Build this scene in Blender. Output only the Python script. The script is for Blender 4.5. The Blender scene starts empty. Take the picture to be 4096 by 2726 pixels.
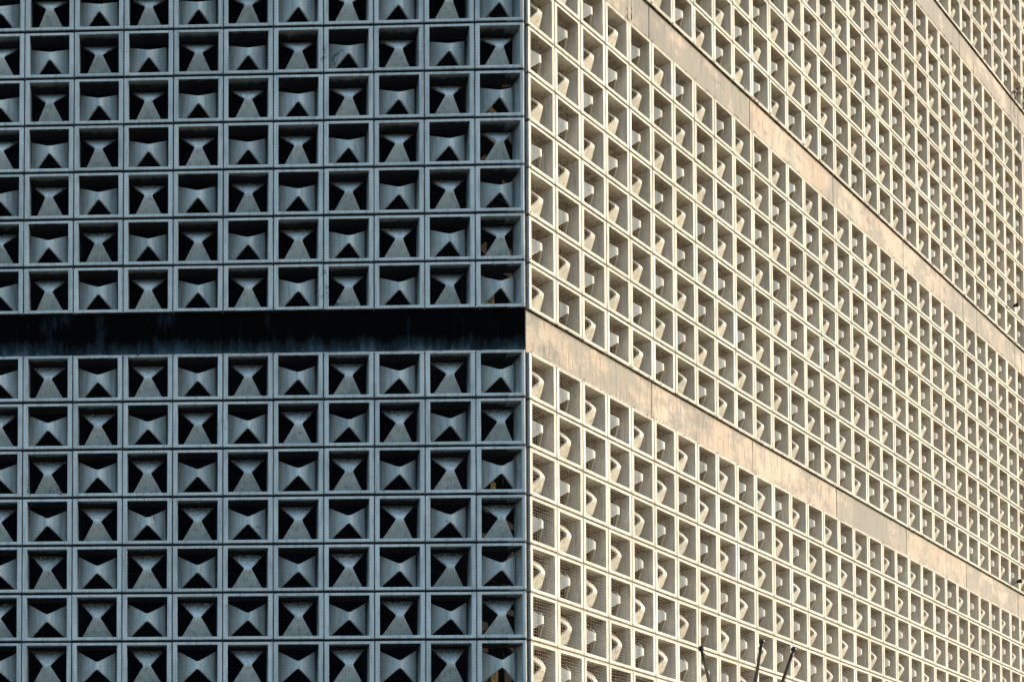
import bpy, math, random
import numpy as np
from mathutils import Matrix, Vector
random.seed(7); rng = np.random.default_rng(11)

S = 0.8                      # one screen block is 0.8 m wide
H = 0.96284; B = 0.85597; G = 0.018          # row pitch, band height, half joint (in block widths)
OX, OY = 0.0701, 0.0863
ANG = math.radians(45.59)
CX, CY, CZ = -6.70851, -28.32921, -12.6208
YAW, PIT, ROL = -0.03823, 0.02898, -0.00332
FPX, PPX, PPY, W0, H0 = 5743.6, 524.9, 3780.0, 4096.0, 2726.0
ZOFF = 1.6 - CZ * S          # height of the top of the lowest tier
TIER = 8 * H - 2 * G + B
DEP = 0.37                   # block depth

scene = bpy.context.scene
col = scene.collection

# ------------------------------------------------------------------ camera
cy_, sy_ = math.cos(YAW), math.sin(YAW)
fwd = Vector((sy_, cy_, 0)); right = Vector((cy_, -sy_, 0)); up = Vector((0, 0, 1))
cp, sp = math.cos(PIT), math.sin(PIT)
fw = fwd * cp + up * sp; up2 = -fwd * sp + up * cp
cr, sr = math.cos(ROL), math.sin(ROL)
rt = right * cr - up2 * sr; up3 = right * sr + up2 * cr
cam_d = bpy.data.cameras.new('camera'); cam = bpy.data.objects.new('camera', cam_d); col.objects.link(cam)
CAM = Vector((CX * S, CY * S, 1.6))
m = Matrix((rt, up3, -fw)).transposed().to_4x4(); m.translation = CAM
cam.matrix_world = m
cam_d.sensor_width = 36; cam_d.lens = FPX / W0 * 36
cam_d.shift_x = 0.5 - PPX / W0; cam_d.shift_y = (PPY - H0 / 2) / W0
cam_d.clip_start = 0.1; cam_d.clip_end = 2000
scene.camera = cam

def ray(x, y):               # direction through a picture point, used once to measure where things stand
    return (fw * FPX + rt * (x - PPX) - up3 * (y - PPY)).normalized()
def proj(P):
    d = Vector(P) - CAM
    z = d.dot(fw)
    return PPX + FPX * d.dot(rt) / z, PPY - FPX * d.dot(up3) / z

# ------------------------------------------------------------------ facade frames (x along, y into the building, z up)
FL = Matrix.Translation((0, 0, ZOFF))
ca, sa = math.sin(ANG), math.cos(ANG)        # direction of the right facade
FR = Matrix(((ca, -sa, 0, OX * S), (sa, ca, 0, OY * S), (0, 0, 1, ZOFF), (0, 0, 0, 1)))
FR[0][1], FR[1][1] = -sa, ca

# ------------------------------------------------------------------ materials
def nt(name):
    m = bpy.data.materials.new(name); m.use_nodes = True
    n = m.node_tree; n.nodes.clear()
    out = n.nodes.new('ShaderNodeOutputMaterial'); b = n.nodes.new('ShaderNodeBsdfPrincipled')
    n.links.new(b.outputs[0], out.inputs[0])
    return m, n, b
def node(n, t, **kw):
    o = n.nodes.new(t)
    for k, v in kw.items(): setattr(o, k, v)
    return o
def noise(n, vec, scale, detail=4, rough=0.6):
    o = node(n, 'ShaderNodeTexNoise'); o.inputs['Scale'].default_value = scale
    o.inputs['Detail'].default_value = detail; o.inputs['Roughness'].default_value = rough
    n.links.new(vec, o.inputs['Vector']); return o.outputs['Fac']
def ramp(n, fac, stops):
    o = node(n, 'ShaderNodeValToRGB'); e = o.color_ramp.elements
    while len(e) < len(stops): e.new(0.5)
    for i, (p, c) in enumerate(stops):
        e[i].position = p; e[i].color = (c, c, c, 1) if not isinstance(c, tuple) else (*c, 1)
    n.links.new(fac, o.inputs[0]); return o.outputs[0]
def mix(n, fac, a, b, mode='MIX'):
    o = node(n, 'ShaderNodeMix', data_type='RGBA', blend_type=mode)
    for i, v in ((0, fac), (6, a), (7, b)):
        if isinstance(v, (int, float)): o.inputs[i].default_value = v
        elif isinstance(v, tuple): o.inputs[i].default_value = (*v, 1)
        else: n.links.new(v, o.inputs[i])
    return o.outputs[2]
def math_(n, op, a, b=0.0):
    o = node(n, 'ShaderNodeMath', operation=op)
    for i, v in ((0, a), (1, b)):
        if isinstance(v, (int, float)): o.inputs[i].default_value = v
        else: n.links.new(v, o.inputs[i])
    return o.outputs[0]
def stretch(n, vec, s):
    o = node(n, 'ShaderNodeMapping'); o.inputs['Scale'].default_value = s
    n.links.new(vec, o.inputs['Vector']); return o.outputs[0]
def worldpos(n): return node(n, 'ShaderNodeNewGeometry').outputs['Position']
def bump(n, b, h, dist, strength=0.5):
    o = node(n, 'ShaderNodeBump'); o.inputs['Distance'].default_value = dist; o.inputs['Strength'].default_value = strength
    n.links.new(h, o.inputs['Height']); n.links.new(o.outputs[0], b.inputs['Normal'])

def concrete(name, base, web=False):
    m, n, b = nt(name); p = worldpos(n)
    big = noise(n, p, 0.9, 3); mid = noise(n, p, 5.0, 5, 0.65); fine = noise(n, p, 90.0, 3, 0.7)
    c = mix(n, ramp(n, big, [(0.3, 0.0), (0.7, 1.0)]), base, tuple(v * k for v, k in zip(base, (0.86, 0.88, 0.90))))
    c = mix(n, ramp(n, mid, [(0.42, 0.0), (0.72, 0.45)]), c, tuple(v * k for v, k in zip(base, (0.60, 0.62, 0.62))))
    st = noise(n, stretch(n, p, (9, 9, 1.1)), 1.6, 4, 0.6)          # rain streaks
    c = mix(n, ramp(n, st, [(0.48, 0.0), (0.70, 0.6)]), c, (0.17, 0.21, 0.195))
    sx = node(n, 'ShaderNodeSeparateXYZ'); n.links.new(p, sx.inputs[0])
    left_side = math_(n, 'LESS_THAN', sx.outputs[0], -0.3)                # left facade: recess shade painted deeper here
    gain = math_(n, 'ADD', 1.35, math_(n, 'MULTIPLY', left_side, 0.9))
    if web:                                                          # black mould run down from the head of each web
        at = node(n, 'ShaderNodeAttribute', attribute_name='mould_shade').outputs['Fac']
        s2 = noise(n, stretch(n, p, (26, 26, 2.0)), 1.5, 3, 0.7)
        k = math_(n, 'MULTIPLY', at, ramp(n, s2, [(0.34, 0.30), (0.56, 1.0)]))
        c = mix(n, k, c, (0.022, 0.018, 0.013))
    else:  # frames: recess shade painted into the colour, plus drip-edge dirt
        at = node(n, 'ShaderNodeAttribute', attribute_name='mould_shade').outputs['Fac']
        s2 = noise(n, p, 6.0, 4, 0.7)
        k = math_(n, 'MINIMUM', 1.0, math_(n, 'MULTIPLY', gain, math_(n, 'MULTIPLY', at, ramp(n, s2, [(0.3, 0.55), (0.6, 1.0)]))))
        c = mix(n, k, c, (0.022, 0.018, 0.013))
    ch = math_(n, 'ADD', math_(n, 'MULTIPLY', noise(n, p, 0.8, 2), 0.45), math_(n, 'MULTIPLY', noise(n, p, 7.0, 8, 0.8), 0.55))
    chip = ramp(n, ch, [(0.606, 0.0), (0.630, 0.85)])                 # flaked, blackened spots, only on the left facade
    chip = math_(n, 'MULTIPLY', chip, left_side)
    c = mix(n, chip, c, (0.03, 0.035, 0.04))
    tone = math_(n, 'FRACT', math_(n, 'ADD', node(n, 'ShaderNodeAttribute', attribute_name='tone').outputs['Fac'],
                 node(n, 'ShaderNodeObjectInfo').outputs['Random']))
    c = mix(n, 1.0, c, ramp(n, tone, [(0.0, (0.84, 0.85, 0.84)), (0.5, (1.0, 0.99, 0.97)), (1.0, (1.05, 1.05, 1.05))]), 'MULTIPLY')
    sp_ = ramp(n, fine, [(0.3, 0.88), (0.7, 1.06)])
    c = mix(n, 1.0, c, sp_, 'MULTIPLY')
    n.links.new(c, b.inputs['Base Color']); b.inputs['Roughness'].default_value = 0.75
    b.inputs['Specular IOR Level'].default_value = 0.3
    bump(n, b, fine, 0.004, 0.35)
    return m
BASE = (0.545, 0.537, 0.455)
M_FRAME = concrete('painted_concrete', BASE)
M_WEB = concrete('painted_concrete_web', BASE, True)

def mortar():
    m, n, b = nt('mortar'); p = worldpos(n)
    c = ramp(n, noise(n, p, 30, 4), [(0.3, (0.16, 0.125, 0.09)), (0.7, (0.34, 0.28, 0.21))])
    n.links.new(c, b.inputs['Base Color']); b.inputs['Roughness'].default_value = 0.95; return m
M_MORTAR = mortar()

def band_light():
    m, n, b = nt('band_concrete'); p = worldpos(n)
    oi = node(n, 'ShaderNodeObjectInfo').outputs['Random']
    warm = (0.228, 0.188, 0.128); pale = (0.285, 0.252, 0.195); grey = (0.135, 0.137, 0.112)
    c = mix(n, ramp(n, noise(n, p, 0.8, 4), [(0.35, 0.0), (0.65, 1.0)]), warm, pale)
    c = mix(n, math_(n, 'MULTIPLY', oi, 0.5), c, pale)
    blot = noise(n, stretch(n, p, (1.0, 1.0, 1.7)), 1.1, 7, 0.68)
    k = math_(n, 'ADD', blot, math_(n, 'MULTIPLY', math_(n, 'SUBTRACT', oi, 0.5), 0.16))
    c = mix(n, ramp(n, k, [(0.41, 0.0), (0.52, 0.9)]), c, grey)
    st = noise(n, stretch(n, p, (14, 14, 1.6)), 1.2, 5, 0.65)
    c = mix(n, ramp(n, st, [(0.52, 0.0), (0.66, 0.85)]), c, (0.085, 0.082, 0.07))
    sn = node(n, 'ShaderNodeVectorMath', operation='SNAP'); n.links.new(p, sn.inputs[0]); sn.inputs[1].default_value = (0.83, 0.83, 7.0)
    wn = node(n, 'ShaderNodeTexWhiteNoise'); n.links.new(sn.outputs[0], wn.inputs['Vector'])
    c = mix(n, 1.0, c, ramp(n, wn.outputs['Value'], [(0.0, (0.80, 0.83, 0.85)), (0.4, (0.97, 0.97, 0.97)), (1.0, (1.08, 1.07, 1.05))]), 'MULTIPLY')
    rust = noise(n, stretch(n, p, (5, 5, 0.8)), 1.3, 4)
    c = mix(n, ramp(n, rust, [(0.56, 0.0), (0.72, 0.25)]), c, (0.26, 0.17, 0.085))
    fine = noise(n, p, 60, 4, 0.7)
    c = mix(n, 1.0, c, ramp(n, fine, [(0.3, 0.86), (0.7, 1.06)]), 'MULTIPLY')
    n.links.new(c, b.inputs['Base Color']); b.inputs['Roughness'].default_value = 0.85
    bump(n, b, fine, 0.004, 0.4); return m
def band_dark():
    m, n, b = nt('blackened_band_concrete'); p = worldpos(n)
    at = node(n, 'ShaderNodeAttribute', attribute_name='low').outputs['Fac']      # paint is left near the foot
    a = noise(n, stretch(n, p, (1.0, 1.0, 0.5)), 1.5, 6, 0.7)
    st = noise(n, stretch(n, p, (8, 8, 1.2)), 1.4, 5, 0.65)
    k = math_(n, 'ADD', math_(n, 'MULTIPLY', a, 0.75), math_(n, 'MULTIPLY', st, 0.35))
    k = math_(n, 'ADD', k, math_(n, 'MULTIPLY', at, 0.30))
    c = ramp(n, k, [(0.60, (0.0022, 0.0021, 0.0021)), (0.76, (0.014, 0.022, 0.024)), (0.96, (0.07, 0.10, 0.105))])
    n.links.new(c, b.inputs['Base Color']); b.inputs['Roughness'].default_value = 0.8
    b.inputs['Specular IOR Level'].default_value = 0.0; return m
M_BAND, M_BANDD = band_light(), band_dark()

def plain(name, c, rough=0.8, spec=0.3, metal=0.0, var=0.15, sc=20):
    m, n, b = nt(name); p = worldpos(n)
    lo = tuple(v * (1 - var) for v in c); hi = tuple(min(1, v * (1 + var)) for v in c)
    n.links.new(ramp(n, noise(n, p, sc, 4), [(0.3, lo), (0.7, hi)]), b.inputs['Base Color'])
    b.inputs['Roughness'].default_value = rough; b.inputs['Specular IOR Level'].default_value = spec
    b.inputs['Metallic'].default_value = metal; return m
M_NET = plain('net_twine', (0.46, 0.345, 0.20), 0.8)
M_NETD = plain('shaded_net_twine', (0.03, 0.03, 0.032), 0.8)  # same twine, its colour darkened to stand for shade on the left facade
M_CLIP = plain('rusted_clip', (0.05, 0.03, 0.02), 0.8)
M_CABLE = plain('steel_cable', (0.55, 0.50, 0.44), 0.6)
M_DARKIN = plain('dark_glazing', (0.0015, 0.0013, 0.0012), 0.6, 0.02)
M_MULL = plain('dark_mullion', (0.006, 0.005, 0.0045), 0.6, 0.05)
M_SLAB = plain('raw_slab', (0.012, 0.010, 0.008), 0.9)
M_GLINT = plain('ochre_glint_plate', (0.55, 0.34, 0.12), 0.8, 0.2, 0, 0.45, 25)  # for the added plates that catch sun behind the corner
M_POLE = plain('dark_pole_paint', (0.012, 0.017, 0.022), 0.45, 0.3, 0.0, 0.3, 40)
M_ROPE = plain('rope', (0.03, 0.028, 0.025), 0.9)
M_TWIG = plain('dry_twig', (0.035, 0.022, 0.015), 0.9)
M_LEAF = plain('dry_leaf', (0.10, 0.06, 0.025), 0.8, 0.2, 0, 0.5, 60)
M_BCAB = plain('black_cable', (0.015, 0.014, 0.013), 0.7)
M_WALL = plain('ground_floor_render', (0.45, 0.40, 0.33), 0.85)
def ground_mat():
    m, n, b = nt('paving'); p = worldpos(n)
    br = node(n, 'ShaderNodeTexBrick'); br.inputs['Scale'].default_value = 1.6
    br.inputs['Color1'].default_value = (0.085, 0.078, 0.068, 1); br.inputs['Color2'].default_value = (0.070, 0.064, 0.056, 1)
    br.inputs['Mortar'].default_value = (0.03, 0.03, 0.028, 1); br.inputs['Mortar Size'].default_value = 0.01
    n.links.new(p, br.inputs['Vector'])
    c = mix(n, ramp(n, noise(n, p, 0.5, 6), [(0.4, 0.0), (0.7, 0.4)]), br.outputs[0], (0.045, 0.042, 0.038))
    n.links.new(c, b.inputs['Base Color']); b.inputs['Roughness'].default_value = 0.9; return m
M_GROUND = ground_mat()

# ------------------------------------------------------------------ mesh helpers
def mesh_np(name, v, f, mat, attr=None, smooth=None):
    me = bpy.data.meshes.new(name)
    me.from_pydata([tuple(p) for p in v], [], f)
    mats = mat if isinstance(mat, list) else [mat]
    for q in mats: me.materials.append(q)
    if attr is not None:
        a = me.attributes.new(attr[0], 'FLOAT', 'POINT'); a.data.foreach_set('value', np.asarray(attr[1], dtype=np.float32))
    if smooth is not None: me.polygons.foreach_set('use_smooth', smooth)
    me.update(); return me
def add(name, me, parent=None, mw=None):
    o = bpy.data.objects.new(name, me); col.objects.link(o)
    if parent is not None: o.parent = parent
    if mw is not None: o.matrix_local = mw
    return o
def tag(o, label=None, cat=None, group=None, kind=None):
    if label: o['label'] = label
    if cat: o['category'] = cat
    if group: o['group'] = group
    if kind: o['kind'] = kind
    return o
def boxes(lst):
    v, f = [], []
    for (x0, x1, y0, y1, z0, z1) in lst:
        i = len(v)
        v += [(x0, y0, z0), (x1, y0, z0), (x1, y1, z0), (x0, y1, z0), (x0, y0, z1), (x1, y0, z1), (x1, y1, z1), (x0, y1, z1)]
        f += [(i, i+1, i+5, i+4), (i+1, i+2, i+6, i+5), (i+2, i+3, i+7, i+6), (i+3, i, i+4, i+7), (i+4, i+5, i+6, i+7), (i+3, i+2, i+1, i)]
    return v, f
def tube(pts, rad, n=6, caps=True):
    pts = [Vector(p) for p in pts]; v, f = [], []
    for i, p in enumerate(pts):
        t = (pts[min(i+1, len(pts)-1)] - pts[max(i-1, 0)]).normalized()
        a = t.cross(Vector((0, 0, 1)) if abs(t.z) < 0.9 else Vector((1, 0, 0))).normalized(); b = t.cross(a)
        r = rad[i] if isinstance(rad, (list, tuple)) else rad
        for k in range(n):
            w = 2 * math.pi * k / n
            v.append(p + a * (r * math.cos(w)) + b * (r * math.sin(w)))
    for i in range(len(pts) - 1):
        for k in range(n):
            f.append((i*n+k, i*n+(k+1) % n, (i+1)*n+(k+1) % n, (i+1)*n+k))
    if caps: f += [tuple(range(n))[::-1], tuple(range((len(pts)-1)*n, len(pts)*n))]
    return v, f
class Acc:
    def __init__(s): s.v, s.f = [], []
    def add(s, vf):
        i = len(s.v); s.v += [tuple(p) for p in vf[0]]; s.f += [tuple(a + i for a in q) for q in vf[1]]

# ------------------------------------------------------------------ the screen block
OHW = 0.4915; OHT = 0.473; OHB = -0.464
IHW = 0.400; IT = 0.416; IB = -0.382
def round_rect(l, r, b, t, rad, d, n=3):
    pts = []
    for (cx, cz, a0) in ((r - rad, t - rad, 0), (l + rad, t - rad, 90), (l + rad, b + rad, 180), (r - rad, b + rad, 270)):
        for i in range(n):
            a = math.radians(a0 + 90 * i / (n - 1)); pts.append((cx + rad * math.cos(a), d, cz + rad * math.sin(a)))
    return pts
def frame_np(kind='A'):
    m1, m2, m3 = (0.10, 0.52, 0.95) if kind == 'A' else (0.38, 0.85, 1.0)  # painted soffit shade from front to back, stronger in bow-tie blocks
    rings, mould_shade = [], []
    def R(out_l, out_b, out_t, rad, d, mo=0.0, inner=False):
        rings.append(round_rect(-out_l, out_l, out_b, out_t, rad, d)); mould_shade.extend([(mo, 0)[0]] * 12)
    R(OHW, OHB, OHT, 0.018, DEP)
    R(OHW, OHB, OHT, 0.018, 0.045)
    R(OHW - 0.001, OHB + 0.003, OHT, 0.018, 0.026)
    R(OHW - 0.003, OHB + 0.012, OHT - 0.002, 0.018, 0.009)
    R(OHW - 0.009, OHB + 0.031, OHT - 0.008, 0.016, 0.0)
    R(IHW + 0.005, IB - 0.005, IT + 0.005, 0.008, 0.0)
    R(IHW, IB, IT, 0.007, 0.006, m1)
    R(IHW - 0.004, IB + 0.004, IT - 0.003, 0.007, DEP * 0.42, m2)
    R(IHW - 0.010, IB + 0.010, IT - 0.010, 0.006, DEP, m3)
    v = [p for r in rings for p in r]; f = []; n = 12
    # soffit shade painted in, deepest at the back; lower half nearly clear
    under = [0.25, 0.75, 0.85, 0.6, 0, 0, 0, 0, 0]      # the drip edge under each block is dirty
    mould_shade = [mo * (0.55 if i % 12 in (0, 5) else 1.0) if p[2] > 0 else (mo * 0.12 + (under[i // 12] if i % 12 in (7, 8, 9, 10) else 0)) for i, (mo, p) in enumerate(zip(mould_shade, v))]
    for i in range(len(rings) - 1):
        for k in range(n):
            f.append((i*n+k, i*n+(k+1) % n, (i+1)*n+(k+1) % n, (i+1)*n+k))
    L_ = (len(rings) - 1) * n
    for k in range(n): f.append((L_+k, L_+(k+1) % n, (k+1) % n, k))
    return np.array(v), f, np.array(mould_shade), np.zeros(len(f), bool)
def web_np(kind):
    """a saddle: narrow waist at the face of the block, widening to the back edges"""
    N = 26; M = 4; TH = 0.034
    czc = (IT + IB) / 2; hv = (IT - IB) / 2 - 0.012; hu = IHW - 0.012
    if kind == 'B': hv, hu = hu, hv
    hu = 0.345
    r = 0.075; fl = 0.085
    sm_ = lambda u: 0.5 * (u + math.sqrt(u * u + r * r))
    soft = lambda t: (sm_(abs(t) - fl) - sm_(-fl)) / (sm_(1 - fl) - sm_(-fl))
    vv, mo = [], []
    prof = []
    ts = [math.copysign(abs(t) ** 1.4, t) for t in np.linspace(-1, 1, N)]
    def P(t): return hv * t, 0.022 + (DEP - 0.036) * soft(t)
    for t in ts:
        s, d = P(t); e = 1e-3
        s1, d1 = P(t + e); s0, d0 = P(t - e)
        nx, nd = -(d1 - d0), (s1 - s0); q = math.hypot(nx, nd); nx, nd = nx / q, nd / q
        w = 0.077 + (hu - 0.077) * soft(t)
        prof.append((s, d, nx, nd, w, t))
    def V(a, s, d, t):
        if kind == 'A': p = (a, d, czc + s); g = min(1.0, max(0.0, t - 0.16) / 0.62)
        else: p = (s, d, czc + a); g = 0.35 * max(0, abs(t) - 0.8) / 0.2
        vv.append(p); mo.append(min(1.0, g ** 1.3))
    f, sm = [], []
    for side in (0, 1):
        for (s, d, nx, nd, w, t) in prof:
            for j in range(M + 1):
                a = -w + 2 * w * j / M
                ee = 0.004 if j in (0, M) and side == 0 else 0
                V(a, s + nx * TH * side, min(d + nd * TH * side, DEP - 0.002 if side else 9) + ee, t)
        o = side * N * (M + 1)
        for i in range(N - 1):
            for j in range(M):
                q = (o + i*(M+1)+j, o + i*(M+1)+j+1, o + (i+1)*(M+1)+j+1, o + (i+1)*(M+1)+j)
                f.append(q if side == 0 else q[::-1]); sm.append(True)
    for j in (0, M):                                   # rims with their own vertices
        o = len(vv)
        for side in (0, 1):
            for (s, d, nx, nd, w, t) in prof:
                a = -w if j == 0 else w
                V(a, s + nx * TH * side, min(d + nd * TH * side, DEP - 0.002 if side else 9) + (0.004 if side == 0 else 0), t)
        for i in range(N - 1):
            q = (o + i, o + i + 1, o + N + i + 1, o + N + i); f.append(q if j else q[::-1]); sm.append(False)
    for i in (0, N - 1):
        for j in range(M):
            a = i*(M+1)+j; o = N*(M+1); q = (a, a+1, o+a+1, o+a); f.append(q); sm.append(False)
    return np.array(vv), f, np.array(mo), np.array(sm)
BIS = math.tan(math.radians(22.8))
def corner_clip(v, side, inner):
    """mitre the blocks that meet at the building's corner"""
    v = v.copy()
    x, d = v[:, 0], v[:, 1]
    mg = inner
    if side == 'L':
        if mg < 0.02:                      # the outer edge stops short of the corner joint, with a wide rounded arris
            x = np.where(x > 0.43, x - 0.013 - np.where(d < 0.001, 0.016, np.where(d < 0.012, 0.006, 0)), x)
        lim = 0.5 + 0.035 - BIS * d - mg; v[:, 0] = np.where(x > lim, lim, x)
    else:
        lim = -0.5 - 0.035 + BIS * d + mg; v[:, 0] = np.where(x < lim, lim, x)
    return v
GEO = {}
fv, ff, _m, fs = frame_np()
FSHADE_DIRT = {k: frame_np(k)[2] for k in 'AB'}
for kind in 'AB':
    wv, wf, wm, ws = web_np(kind)
    for cor in ('', 'L', 'R'):
        a, b = fv.copy(), wv.copy()
        if cor:
            n_in = 12 * 5
            a[:n_in] = corner_clip(a[:n_in], cor, 0.008); a[n_in:] = corner_clip(a[n_in:], cor, 0.055)
            b = corner_clip(b, cor, 0.075)
        GEO[kind + cor] = (a * S, b * S)
MESH = {}
for key, (a, b) in GEO.items():
    wv, wf, wm, ws = web_np(key[0])
    MESH[key] = (mesh_np('screen_block', a, ff, M_FRAME, ('mould_shade', FSHADE_DIRT[key[0]]), fs), mesh_np('web', b, wf, M_WEB, ('mould_shade', wm), ws))
WEBDEF = {k: web_np(k) for k in 'AB'}

# ------------------------------------------------------------------ the building
building = bpy.data.objects.new('office_building', None); col.objects.link(building)
building.location = (0, 0, 0)
tag(building, 'office building clad in cream concrete screen blocks, one facade shaded and one sunlit', 'building')

def row_z(tier, j):          # centre height of row j of a tier, in block widths over the top of the lowest tier
    if tier == 0: return G - (j + 0.5) * H
    return B + (tier - 1) * TIER - G + (j + 0.5) * H
def kind_of(side, tier, k, j):
    par = (k + j) % 2
    if tier == 2: par ^= 1
    return 'A' if par == 0 else 'B'
cells = []
for side, ks, tiers in (('L', range(-14, 0), (0, 1, 2)), ('R', range(0, 46), (0, 1, 2, 3, 4))):
    F = FL if side == 'L' else FR
    for tier in tiers:
        for j in range(8):
            for k in ks:
                P = F @ Vector(((k + 0.5) * S, 0, row_z(tier, j) * S))
                x, y = proj(P)
                if not (-650 < x < W0 + 450 and -450 < y < H0 + 450): continue
                vis = -60 < x < W0 + 40 and -60 < y < H0 + 60
                x1, y1 = proj(F @ Vector((k * S, 0, row_z(tier, j) * S))); x2, y2 = proj(F @ Vector(((k + 1) * S, 0, row_z(tier, j) * S)))
                w_in = max(0, min(x2, W0) - max(x1, 0))
                h_in = max(0, min(y + 92, H0) - max(y - 92, 0))
                cells.append((-w_in * h_in if vis else 0, side, tier, j, k, P))
cells.sort(key=lambda c: c[0])
sv, sf, smo, ssm, smi, sto, nv = [], [], [], [], [], [], 0
for i, (_, side, tier, j, k, P) in enumerate(cells):
    F = FL if side == 'L' else FR
    kd = kind_of(side, tier, k, j)
    key = kd + ('L' if side == 'L' and k == -1 else 'R' if side == 'R' and k == 0 else '')
    jx = rng.normal(0, 0.0016); jz = rng.normal(0, 0.0016); jd = abs(rng.normal(0, 0.002))
    mw = F @ Matrix.Translation(((k + 0.5) * S + jx, jd, row_z(tier, j) * S + jz)) @ Matrix.Rotation(rng.normal(0, 0.0015), 4, 'Y')
    if i < 100:
        o = add('screen_block', MESH[key][0], building, mw)
        w = add('web', MESH[key][1], o)
        w['label'] = 'upright hourglass web, open at both sides' if kd == 'A' else 'sideways bow-tie web, open above and below'
    else:
        tone_ = rng.uniform(0, 1)
        R_ = np.array(mw.to_3x3()); T_ = np.array(mw.translation)
        wd = WEBDEF[kd]
        for v, f, mo, s_, mi in ((GEO[key][0], ff, FSHADE_DIRT[kd], fs, 0), (GEO[key][1], wd[1], wd[2], wd[3], 1)):
            sv.append(v @ R_.T + T_); sf += [tuple(a + nv for a in q) for q in f]
            smo.append(mo); ssm.append(s_); sto.append(np.full(len(v), tone_)); smi += [mi] * len(f); nv += len(v)
me = mesh_np('farther_screen_blocks', np.concatenate(sv), sf, [M_FRAME, M_WEB], ('mould_shade', np.concatenate(smo)), np.concatenate(ssm))
me.polygons.foreach_set('material_index', smi)
ta = me.attributes.new('tone', 'FLOAT', 'POINT'); ta.data.foreach_set('value', np.concatenate(sto).astype(np.float32))
o = add('farther_screen_blocks', me, building)
tag(o, label='smaller looking screen blocks of the sunlit facade and the frame edges', kind='stuff')
print('blocks', len(cells))

# mortar between the blocks, bands, slabs and glazing behind
KL, KR = -14.5, 46
for side, F in (('L', FL), ('R', FR)):
    k0, k1 = (-14, 0) if side == 'L' else (0, 46)
    lst = []
    for tier in ((0, 1, 2) if side == 'L' else (0, 1, 2, 3, 4)):
        zb = (row_z(tier, 0) - H/2) if tier else (row_z(0, 7) - H/2)
        zt = (row_z(tier, 7) + H/2) if tier else (row_z(0, 0) + H/2)
        rr = (0.11 if side == 'L' else 0.03)
        for k in range(k0, k1 + 1):
            if k == 0: continue
            lst.append(((k - 0.016) * S, (k + 0.016) * S, rr * S, (rr + 0.1) * S, (zb + 0.03) * S, (zt - 0.03) * S))
        for j in range(1, 8):
            z = zb + j * H
            lst.append(((k0 + (0.06 if side == 'R' else 0)) * S, (k1 - (0.1 if side == 'L' else 0)) * S, (rr + 0.006) * S, (rr + 0.095) * S, (z - 0.022) * S, (z + 0.022) * S))
    v, f = boxes(lst)
    o = add('mortar_joints', mesh_np('mortar_joints', v, f, M_MORTAR), building, F)

def band_panel(x0, x1, z0, z1, mat, F, e=0.075):
    N = 8; v, f, low = [], [], []
    bev = 0.006
    v, f = boxes([(x0, x1, e * S, (e + 0.16) * S, z0, z1)])
    # split the height so the attribute can vary up the panel
    v, f = [], []
    zs = [z0, z0 + (z1 - z0) * 0.18, z0 + (z1 - z0) * 0.45, z1]
    for (d, off) in ((e * S, 0),):
        for z in zs:
            v += [(x0 + bev, d, z), (x1 - bev, d, z)]
            t = (z - z0) / (z1 - z0); lw = max(0.0, 1 - t * 2.2); low += [lw, lw]
    for i in range(3): f.append((2*i, 2*i+1, 2*i+3, 2*i+2))
    i = len(v)
    b = e * S + 0.13
    v += [(x0, e*S+bev, z0), (x1, e*S+bev, z0), (x1, b, z0), (x0, b, z0), (x0, e*S+bev, z1), (x1, e*S+bev, z1), (x1, b, z1), (x0, b, z1)]; low += [0]*8
    f += [(i+1, i+2, i+6, i+5), (i+2, i+3, i+7, i+6), (i+3, i, i+4, i+7), (i+4, i+5, i+6, i+7), (i+3, i+2, i+1, i)]
    f += [(0, 2, 4, 6, i+4, i), (1, i+1, i+5, 7, 5, 3), (0, i, i+1, 1), (6, 7, i+5, i+4)]
    me = mesh_np('spandrel_panel', v, f, mat, ('low', low))
    return add('spandrel_panel', me, building, F)
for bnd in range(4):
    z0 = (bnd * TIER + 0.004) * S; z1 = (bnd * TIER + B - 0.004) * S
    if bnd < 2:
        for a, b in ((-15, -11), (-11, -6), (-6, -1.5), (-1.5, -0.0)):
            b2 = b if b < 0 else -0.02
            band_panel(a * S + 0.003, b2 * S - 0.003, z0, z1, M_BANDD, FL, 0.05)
    for q in range(9):
        a, b = q * 5.0, q * 5.0 + 5
        a2 = a if a > 0 else -0.045
        band_panel(a2 * S + 0.009, b * S - 0.009, z0, z1, M_BAND, FR, 0.06)
# floor slabs behind the bands, glazing and mullions deeper in
def plan_prism(name, poly, z0, z1, mat):
    n = len(poly); v = [(x, y, z0) for x, y in poly] + [(x, y, z1) for x, y in poly]
    f = [tuple(range(n))[::-1], tuple(range(n, 2*n))] + [(i, (i+1) % n, n+(i+1) % n, n+i) for i in range(n)]
    return add(name, mesh_np(name, v, f, mat), building)
def inner_poly(d, back, kl=-15, kr=46):
    """outline parallel to both facades, d metres behind them"""
    n2 = Vector((-sa, ca)); dr = Vector((ca, sa)); p0 = Vector((OX * S, OY * S)) + n2 * d
    t = (d - p0.y) / dr.y; c = p0 + dr * t
    a = Vector((kl * S, d)); b = p0 + dr * (kr * S)
    return [(a.x, a.y), (c.x, c.y), (b.x, b.y), (b.x - sa * back, b.y + ca * back), (a.x, a.y + back)]
for bnd in range(-1, 5):
    zc = ZOFF + (bnd * TIER + B / 2) * S
    z0, z1 = ZOFF + (bnd * TIER + 0.03) * S, ZOFF + (bnd * TIER + B - 0.03) * S
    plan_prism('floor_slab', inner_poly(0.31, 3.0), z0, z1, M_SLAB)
GD = 1.7
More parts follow.
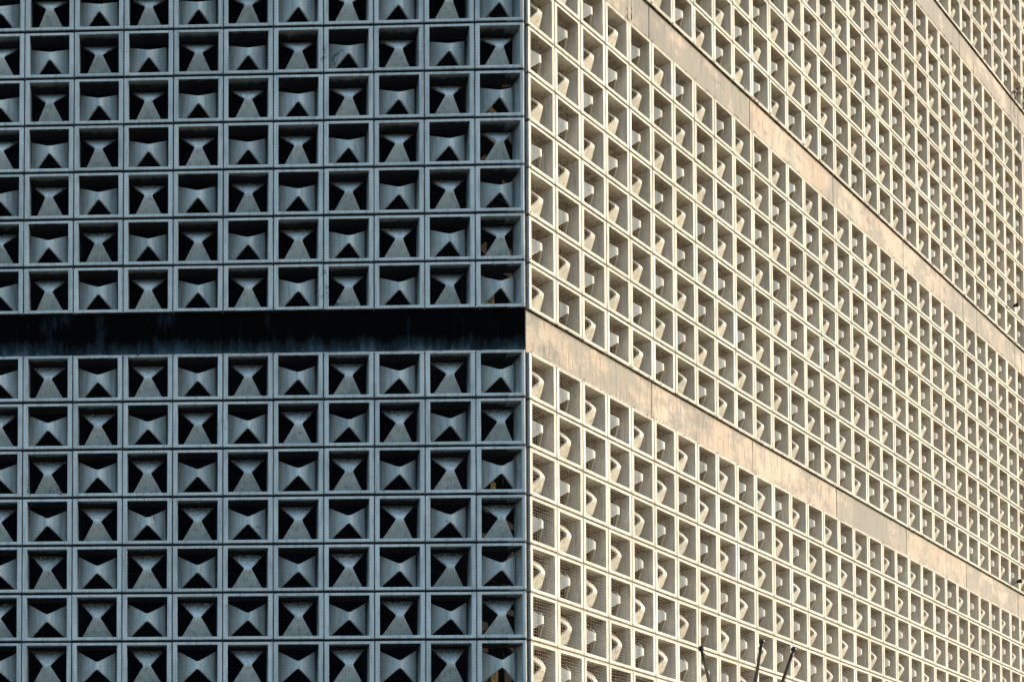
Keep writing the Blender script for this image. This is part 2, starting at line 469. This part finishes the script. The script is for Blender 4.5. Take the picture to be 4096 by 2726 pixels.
for bnd in range(-1, 4):
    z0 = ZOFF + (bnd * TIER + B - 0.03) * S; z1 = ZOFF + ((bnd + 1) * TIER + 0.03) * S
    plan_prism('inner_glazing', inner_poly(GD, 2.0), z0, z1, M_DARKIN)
    zz = (z0 + z1) / 2
    lst = []
    for F, k0, k1 in ((FL, -15, -1), (FR, 1, 45)):
        acc = []
        for k in range(k0, k1, 2):
            acc.append((k * S, k * S + 0.06, GD - 0.06, GD + 0.01, z0 - ZOFF, z1 - ZOFF))
        for t in (0.18, 0.5, 0.82):
            z = z0 - ZOFF + (z1 - z0) * t
            acc.append((k0 * S, k1 * S, GD - 0.05, GD + 0.02, z, z + 0.05))
        v, f = boxes(acc)
        add('mullions', mesh_np('mullions', v, f, M_MULL), building, F)
M_SEAL = plain('black_sealant', (0.012, 0.010, 0.009), 0.8, 0.1)
v, f = boxes([(-0.0205 * S, -0.004 * S, 0.030 * S, 0.10 * S, zb_, zt_) for zb_, zt_ in
              [((row_z(t_, 0 if t_ else 7) - H/2 + 0.03) * S, (row_z(t_, 7 if t_ else 0) + H/2 - 0.03) * S) for t_ in (0, 1, 2)]])
add('corner_joint', mesh_np('corner_joint', v, f, M_SEAL), building, FL)
# short ochre plates added behind the last left column to make sun glints
for tier, j, x, w_, zo, h_ in ((1, 0, -0.37, 0.055, 0.0, 0.74), (1, 4, -0.35, 0.10, 0.0, 0.74), (1, 6, -0.40, 0.03, 0.2, 0.3), (0, 2, -0.36, 0.06, -0.1, 0.5), (0, 6, -0.36, 0.10, 0.0, 0.74)):
    z = ZOFF + (row_z(tier, j) + zo) * S; y = 0.80
    mid_ = x; v, f = boxes([(x - w_, x - 0.008, y, y + 0.03, z - h_ * S / 2, z + h_ * S / 2), (x + 0.008, x + w_ * 1.3, y, y + 0.03, z - h_ * S / 2, z + h_ * S / 2.3),
                  (x - w_, x + w_, y + 0.032, y + 0.05, z - 0.02, z + 0.02)])
    c_, s_ = math.cos(math.radians(50)), math.sin(math.radians(50))
    v = [(mid_ + (a - mid_) * c_ - (b - y) * s_, y + (a - mid_) * s_ + (b - y) * c_, z_) for a, b, z_ in v]
    add('glint_plate', mesh_np('glint_plate', v, f, M_GLINT), building)
# ground floor under the screens
zt = ZOFF + (row_z(0, 7) - H / 2 + G) * S
n2 = Vector((-sa, ca)); dr = Vector((ca, sa))
plan_prism('ground_floor_wall', inner_poly(0.10, 6.0), 0.0, zt, M_WALL)
plan_prism('roof', inner_poly(0.02, 6.0), ZOFF + (4 * TIER + B) * S, ZOFF + (4 * TIER + B) * S + 0.4, M_WALL)

# ------------------------------------------------------------------ bird netting
def wire_set(lines, rad, F):
    """every wire a thin three-sided thread through its own points"""
    V, Fc = [], []; n0 = 0
    for pts in lines:
        p = np.array(pts); n = len(p)
        if n < 2: continue
        t = np.gradient(p, axis=0); t /= np.linalg.norm(t, axis=1)[:, None]
        ref = np.array([0, 1.0, 0]); a = np.cross(t, ref); a /= np.linalg.norm(a, axis=1)[:, None]; b = np.cross(t, a)
        for k in range(3):
            w = 2 * math.pi * k / 3
            V.append(p + a * rad * math.cos(w) + b * rad * math.sin(w))
        for k in range(3):
            k2 = (k + 1) % 3
            for i in range(n - 1):
                Fc.append((n0 + k*n+i, n0 + k2*n+i, n0 + k2*n+i+1, n0 + k*n+i+1))
        n0 += 3 * n
    return np.concatenate(V), Fc
def netting(side, tier, k0, k1, label):
    F = FL if side == 'L' else FR
    zb = ((row_z(tier, 0) if tier else row_z(0, 7)) - H/2 + G) * S
    zt = ((row_z(tier, 7) if tier else row_z(0, 0)) + H/2 - G) * S
    x0, x1 = k0 * S, k1 * S; sp_ = S / 16.0
    root = bpy.data.objects.new('bird_netting', None); col.objects.link(root)
    root.matrix_world = F @ Matrix.Translation((x0, 0, zb))
    tag(root, label, 'netting', 'nets stretched over the screens')
    ph = rng.uniform(0, 6, 8)
    def warp(x, z):          # slack of the net
        dx = 0.012*np.sin(1.9*x+ph[0]+0.7*np.sin(1.3*z+ph[1])) + 0.007*np.sin(5.1*x+3.3*z+ph[2])
        dz = 0.014*np.sin(1.6*z+ph[3]+1.2*np.sin(1.1*x+ph[4])) + 0.008*np.sin(4.3*x-2.9*z+ph[5])
        edge = np.clip(np.minimum(np.minimum(x - x0, x1 - x), np.minimum(z - zb, zt - z)) / 0.4, 0, 1)
        dy = -0.022 - 0.016*edge*(1+np.sin(1.7*x+ph[6])*np.sin(1.9*z+ph[7]))
        return x + dx*edge, dy, z + dz*edge
    lines = []
    n_x = int(round((x1 - x0) / sp_)); n_z = int(round((zt - zb) / sp_))
    zs = np.linspace(zb, zt, 33); xs = np.linspace(x0, x1, int((x1 - x0) / S * 4) + 1)
    for i in range(n_x + 1):
        x = x0 + (x1 - x0) * i / n_x + rng.normal(0, 0.003)
        X, Y, Z = warp(np.full_like(zs, x) + rng.normal(0, 0.0018, len(zs)), zs); lines.append(np.stack([X, Y, Z], 1))
    for i in range(n_z + 1):
        z = zb + (zt - zb) * i / n_z + rng.normal(0, 0.003)
        X, Y, Z = warp(xs, np.full_like(xs, z) + rng.normal(0, 0.0018, len(xs))); lines.append(np.stack([X, Y, Z], 1))
    v, f = wire_set(lines, 0.0012 if side == 'R' else 0.0006, F)
    v = v - np.array([x0, 0, zb])
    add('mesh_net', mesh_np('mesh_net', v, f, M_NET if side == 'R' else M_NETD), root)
    cab = []
    for z in (zb + 0.01, zt - 0.01): cab.append([(x, -0.024, z + 0.004*math.sin(9*x)) for x in np.linspace(x0, x1, int((x1-x0)/0.2)+1)])
    for x in (x0 + 0.01, x1 - 0.01): cab.append([(x, -0.024, z) for z in np.linspace(zb, zt, 30)])
    v, f = wire_set(cab, 0.0035, F); v = v - np.array([x0, 0, zb])
    add('border_cable', mesh_np('border_cable', v, f, M_CABLE), root)
    # rusty clips where the cable is tied to the joints
    acc = Acc()
    pts = []
    k = math.ceil(k0)
    while k <= k1:
        for z in (zb, zt):
            if rng.random() < 0.7: pts.append((k * S + rng.normal(0, 0.02), z + rng.normal(0, 0.008)))
        for _ in range(5):
            if rng.random() < 0.55: pts.append((k * S + rng.uniform(0, S), (zb if rng.random() < 0.5 else zt) + rng.normal(0, 0.006)))
        k += 1
    for j in range(9):
        for x in (x0, x1): pts.append((x + rng.normal(0, 0.006), zb + j * (zt - zb) / 8 + rng.normal(0, 0.02)))
    for (x, z) in pts:
        a = rng.uniform(0.008, 0.016)
        acc.add(tube([(x - a, -0.02, z - a*0.6 - 0), (x, -0.034, z + a*0.3), (x + a*0.8, -0.018, z - a*0.2)], 0.0055, 5))
        if rng.random() < 0.4: acc.add(tube([(x, -0.03, z), (x + rng.normal(0, .01), -0.035, z - rng.uniform(.02, .06))], 0.0025, 4))
    v = [(p[0] - x0, p[1], p[2] - zb) for p in acc.v]
    add('clips', mesh_np('clips', v, acc.f, M_CLIP), root)['kind'] = 'stuff'
    return root
NETR = 0.0010
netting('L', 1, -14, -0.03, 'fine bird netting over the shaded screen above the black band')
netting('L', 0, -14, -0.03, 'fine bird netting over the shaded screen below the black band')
netting('R', 0, 0.02, 38, 'fine bird netting over the sunlit screen below the lowest cream band')
netting('R', 1, 0.02, 38, 'fine bird netting over the sunlit screen between the lowest and middle cream bands')
netting('R', 3, 0.02, 40, 'fine bird netting over the sunlit screen at the top right, above the highest band')
netting('R', 2, 0.02, 38, 'fine bird netting over the sunlit screen between the middle and highest cream bands')

# ------------------------------------------------------------------ flagpoles fanned out from the fascia
nrm = Vector((sa, -ca, 0))               # outward from the right facade
def plane_hit(x, y, off):                # where a sight line meets the sheet `off` metres in front of the right facade
    d = ray(x, y); p0 = Vector((OX * S, OY * S, 0)) + nrm * off
    t = (p0 - CAM).dot(nrm) / d.dot(nrm); return CAM + d * t
poles = [((2805.7, 2594.8), (2837.5, 2726), 'leftmost dark flagpole, ball-topped and tilting up to the left'),
         ((3046.3, 2567.3), (3021.4, 2726), 'tallest dark flagpole, the middle one, leaning slightly right'),
         ((3172.9, 2598.6), (3129.0, 2726), 'rightmost dark flagpole, ball-topped and leaning furthest right')]
OFFT = 2.0
for n_, (tip, mid, lab) in enumerate(poles):
    T = plane_hit(*tip, OFFT)
    q = 3.55                              # carry the slope of the pole down to its bracket on the wall
    bx, by = tip[0] + (mid[0] - tip[0]) * q * 131 / (mid[1] - tip[1]), tip[1] + q * 131
    Bp = plane_hit(bx, by, 0.12 - 0.10)
    root = bpy.data.objects.new('flagpole', None); col.objects.link(root); root.location = Bp
    tag(root, lab, 'flagpole', 'flagpoles fanned out from the facade')
    D = T - Bp; Ln = D.length; u = D.normalized()
    rt_, rb_ = 0.023, 0.042
    pts = [u * (Ln * t) for t in np.linspace(0, 1, 12)]
    v, f = tube(pts, [rb_ + (rt_ - rb_) * t for t in np.linspace(0, 1, 12)], 16)
    add('pole', mesh_np('pole', v, f, M_POLE, None, [True] * (len(f) - 2) + [False] * 2), root)
    # ball finial with a short collar
    R = 0.046; c = D + u * R * 0.6; v, f = [], []
    nn, mm = 18, 10
    for i in range(mm + 1):
        th = math.pi * i / mm
        for k in range(nn): v.append(c + Vector((math.sin(th)*math.cos(2*math.pi*k/nn), math.sin(th)*math.sin(2*math.pi*k/nn), math.cos(th))) * R)
    for i in range(mm):
        for k in range(nn): f.append((i*nn+k, i*nn+(k+1) % nn, (i+1)*nn+(k+1) % nn, (i+1)*nn+k))
    add('finial', mesh_np('finial', v, f, M_POLE, None, [True] * len(f)), root)
    side_ = -1 if n_ == 1 else 1
    acc = Acc(); sv_ = rt * side_ * 0.028
    acc.add(tube([u*(Ln-0.14)+sv_*0.4, u*(Ln-0.15)+sv_*1.3, u*(Ln-0.19)+sv_*1.4, u*(Ln-0.20)+sv_*0.5], 0.006, 6))
    add('pulley', mesh_np('pulley', acc.v, acc.f, M_POLE), root)
    hp = [u*(Ln-0.18)+sv_*1.1 + (u*(-(Ln-0.9))*t) + rt*side_*0.012*math.sin(9*t) for t in np.linspace(0, 1, 14)]
    v, f = tube(hp, 0.0035, 5)
    add('halyard', mesh_np('halyard', v, f, M_ROPE), root)
    v, f = tube([u * -0.02, u * 0.25], 0.052, 14); acc = Acc(); acc.add((v, f))
    w3 = FR.to_3x3()
    bv, bf = boxes([(-0.09, 0.09, 0.0, 0.09, -0.14, 0.14)]); acc.add(([w3 @ Vector(p) for p in bv], bf))
    add('wall_bracket', mesh_np('wall_bracket', acc.v, acc.f, M_POLE), root)

# ------------------------------------------------------------------ loose cables and the dry plant at the far right
def far_cable(px, y0, y1, off, label, rad=0.011, wob=0.004):
    top = plane_hit(px, y0, off); bot = plane_hit(px + 20, y1, off); 
    bot = Vector((top.x, top.y, bot.z))
    pts = [top.lerp(bot, t) + Vector((rng.normal(0, wob), rng.normal(0, wob), 0)) for t in np.linspace(0, 1, 90)]
    v, f = tube([p - top for p in pts], rad, 6)
    o = add('cable', mesh_np('cable', v, f, M_BCAB)); o.location = top
    tag(o, label, 'cable'); return top
far_cable(4060, -300, 3000, 0.07, 'black cable hanging down the sunlit facade behind the dry plant', 0.005)
far_cable(3893, 250, 1420, 0.05, 'thin knotted wire on the upper sunlit screen, left of the black cable', 0.004)
def dry_plant(px, py, off, size, label):
    base = plane_hit(px, py, off); R_ = random.Random(int(px + py))
    root = bpy.data.objects.new('dry_plant', None); col.objects.link(root); root.location = base
    tag(root, label, 'plant', 'dry plants rooted in the joints')
    st, lf = Acc(), Acc()
    for i in range(13):
        a = R_.uniform(-1.3, 1.3); ln = size * R_.uniform(0.4, 1.0)
        d = (rt * math.sin(a) + up * math.cos(a) * R_.uniform(-0.3, 1.0) + nrm * R_.uniform(0.1, 0.5)).normalized()
        pts = [d * (ln * t) + up * (-0.25 * ln * t * t) + rt * (0.03 * math.sin(6 * t + i)) for t in np.linspace(0, 1, 7)]
        st.add(tube(pts, [0.006 - 0.004 * t for t in np.linspace(0, 1, 7)], 5))
        for q in pts[2:]:
            for _ in range(3):
                c = q + Vector((R_.gauss(0, .02), R_.gauss(0, .02), R_.gauss(0, .02)))
                u_ = Vector((R_.gauss(0, 1), R_.gauss(0, 1), R_.gauss(0, 1))).normalized(); w_ = u_.cross(up).normalized()
                L_ = R_.uniform(0.018, 0.04)
                lf.add(([c, c + u_*L_*.5 + w_*L_*.3, c + u_*L_, c + u_*L_*.5 - w_*L_*.3], [(0, 1, 2, 3)]))
    add('stem', mesh_np('stem', st.v, st.f, M_TWIG), root)
    add('leaves', mesh_np('leaves', lf.v, lf.f, M_LEAF), root)
    rp = [nrm * 0.03 + up * (-0.75 * size * 3.2 * t) + rt * (0.02 * math.sin(7 * t)) for t in np.linspace(0, 1, 16)]
    ra = Acc(); ra.add(tube(rp, [0.010 - 0.006 * t for t in np.linspace(0, 1, 16)], 5))
    for t in (0.45, 0.6, 0.75, 0.9):
        q = rp[int(t * 15)]; ra.add(tube([q, q + rt * 0.04 * (1 if t > .5 else -1) - up * 0.03], 0.004, 4))
    add('hanging_root', mesh_np('hanging_root', ra.v, ra.f, M_TWIG), root)
dry_plant(4052, 372, 0.02, 0.30, 'dry twiggy plant with a long hanging root, rooted above the highest band')
dry_plant(4094, 418, 0.02, 0.20, 'small dry plant at the photo\'s right edge, beside the larger rooted one')

def floodlight(px, py, label):
    c = plane_hit(px, py, 0.10); w3 = FR.to_3x3()
    root = bpy.data.objects.new('floodlight', None); col.objects.link(root); root.location = c
    tag(root, label, 'floodlight', 'small floodlights in the screen blocks')
    v, f = tube([w3 @ Vector(p) for p in ((0, 0, 0), (0.01, -0.03, 0.006), (0.03, -0.09, 0.02), (0.035, -0.11, 0.024))], [0.028, 0.04, 0.055, 0.058], 14)
    add('lamp_housing', mesh_np('lamp_housing', v, f, M_BCAB), root)
    v, f = tube([w3 @ Vector(p) for p in ((0.035, -0.111, 0.024), (0.036, -0.114, 0.025))], [0.052, 0.05], 14)
    add('lens', mesh_np('lens', v, f, M_CABLE), root)
    acc = Acc(); acc.add(tube([w3 @ Vector(p) for p in ((0, 0.0, 0), (-0.05, 0.06, -0.06), (-0.06, 0.16, -0.09))], 0.011, 6))
    acc.add(tube([w3 @ Vector(p) for p in ((-0.12, 0.16, -0.10), (0.04, 0.16, -0.06))], 0.013, 6))
    add('bracket', mesh_np('bracket', acc.v, acc.f, M_CLIP), root)
floodlight(4053, 1224, 'small black floodlight fixed in a screen block below the middle band')
floodlight(4066, 2326, 'small black floodlight just above the lowest cream band at right')

def turnbuckle(px, label):
    top = plane_hit(px, -260, 0.03); bot = plane_hit(px, 84, 0.03); bot = Vector((top.x, top.y, bot.z)); L_ = top.z - bot.z
    root = bpy.data.objects.new('tension_wire', None); col.objects.link(root); root.location = top
    tag(root, label, 'tension wire', 'tension wires on the middle band')
    v, f = tube([Vector((0, 0, -L_ * t)) for t in (0, 0.5, 1)], 0.003, 5); add('wire', mesh_np('wire', v, f, M_BCAB), root)
    hs = [0.26, 0.24, 0.21, 0.19, 0.14, 0.12, 0.03, 0.01]; rs = [0.003, 0.009, 0.008, 0.003, 0.004, 0.010, 0.009, 0.003]
    v, f = tube([Vector((0, 0, -L_ + h)) for h in hs], rs, 8); add('turnbuckle', mesh_np('turnbuckle', v, f, M_CLIP), root)
turnbuckle(2507, 'left of the two rusty turnbuckle wires on the stained middle band')
turnbuckle(2524.5, 'right of the two rusty turnbuckle wires on the stained middle band')

# ------------------------------------------------------------------ ground, sky, sun
v = [(-400, -400, 0), (400, -400, 0), (400, 400, 0), (-400, 400, 0)]
g = add('ground', mesh_np('ground', v, [(0, 1, 2, 3)], M_GROUND)); g['kind'] = 'structure'

PHI, ELV = math.radians(46.0), math.radians(15.0)
base = math.atan2(nrm.y, nrm.x) + PHI
sd = Vector((math.cos(base) * math.cos(ELV), math.sin(base) * math.cos(ELV), math.sin(ELV)))
ld = bpy.data.lights.new('sun', 'SUN'); ld.energy = 2.9; ld.angle = math.radians(0.5); ld.color = (1.0, 0.755, 0.51)
lo = bpy.data.objects.new('sun', ld); col.objects.link(lo)
lo.rotation_euler = (-sd).to_track_quat('-Z', 'Y').to_euler(); lo.location = (20, -20, 40)
wd_ = bpy.data.worlds.new('World'); scene.world = wd_; wd_.use_nodes = True
n = wd_.node_tree; n.nodes.clear()
sky = n.nodes.new('ShaderNodeTexSky'); sky.sky_type = 'NISHITA'; sky.sun_disc = False
sky.ozone_density = 3.6; sky.dust_density = 0.7; sky.air_density = 1.0; sky.sun_elevation = ELV; sky.sun_rotation = math.pi / 2 - base
bg = n.nodes.new('ShaderNodeBackground'); bg.inputs[1].default_value = 0.15
wo = n.nodes.new('ShaderNodeOutputWorld')
n.links.new(sky.outputs[0], bg.inputs[0]); n.links.new(bg.outputs[0], wo.inputs[0])
vs = scene.view_settings; vs.view_transform = 'Standard'; vs.look = 'None'; vs.gamma = 1; vs.use_curve_mapping = False
vs.exposure = 1.8
scene.cycles.max_bounces = 6
scene.cycles.diffuse_bounces = 4
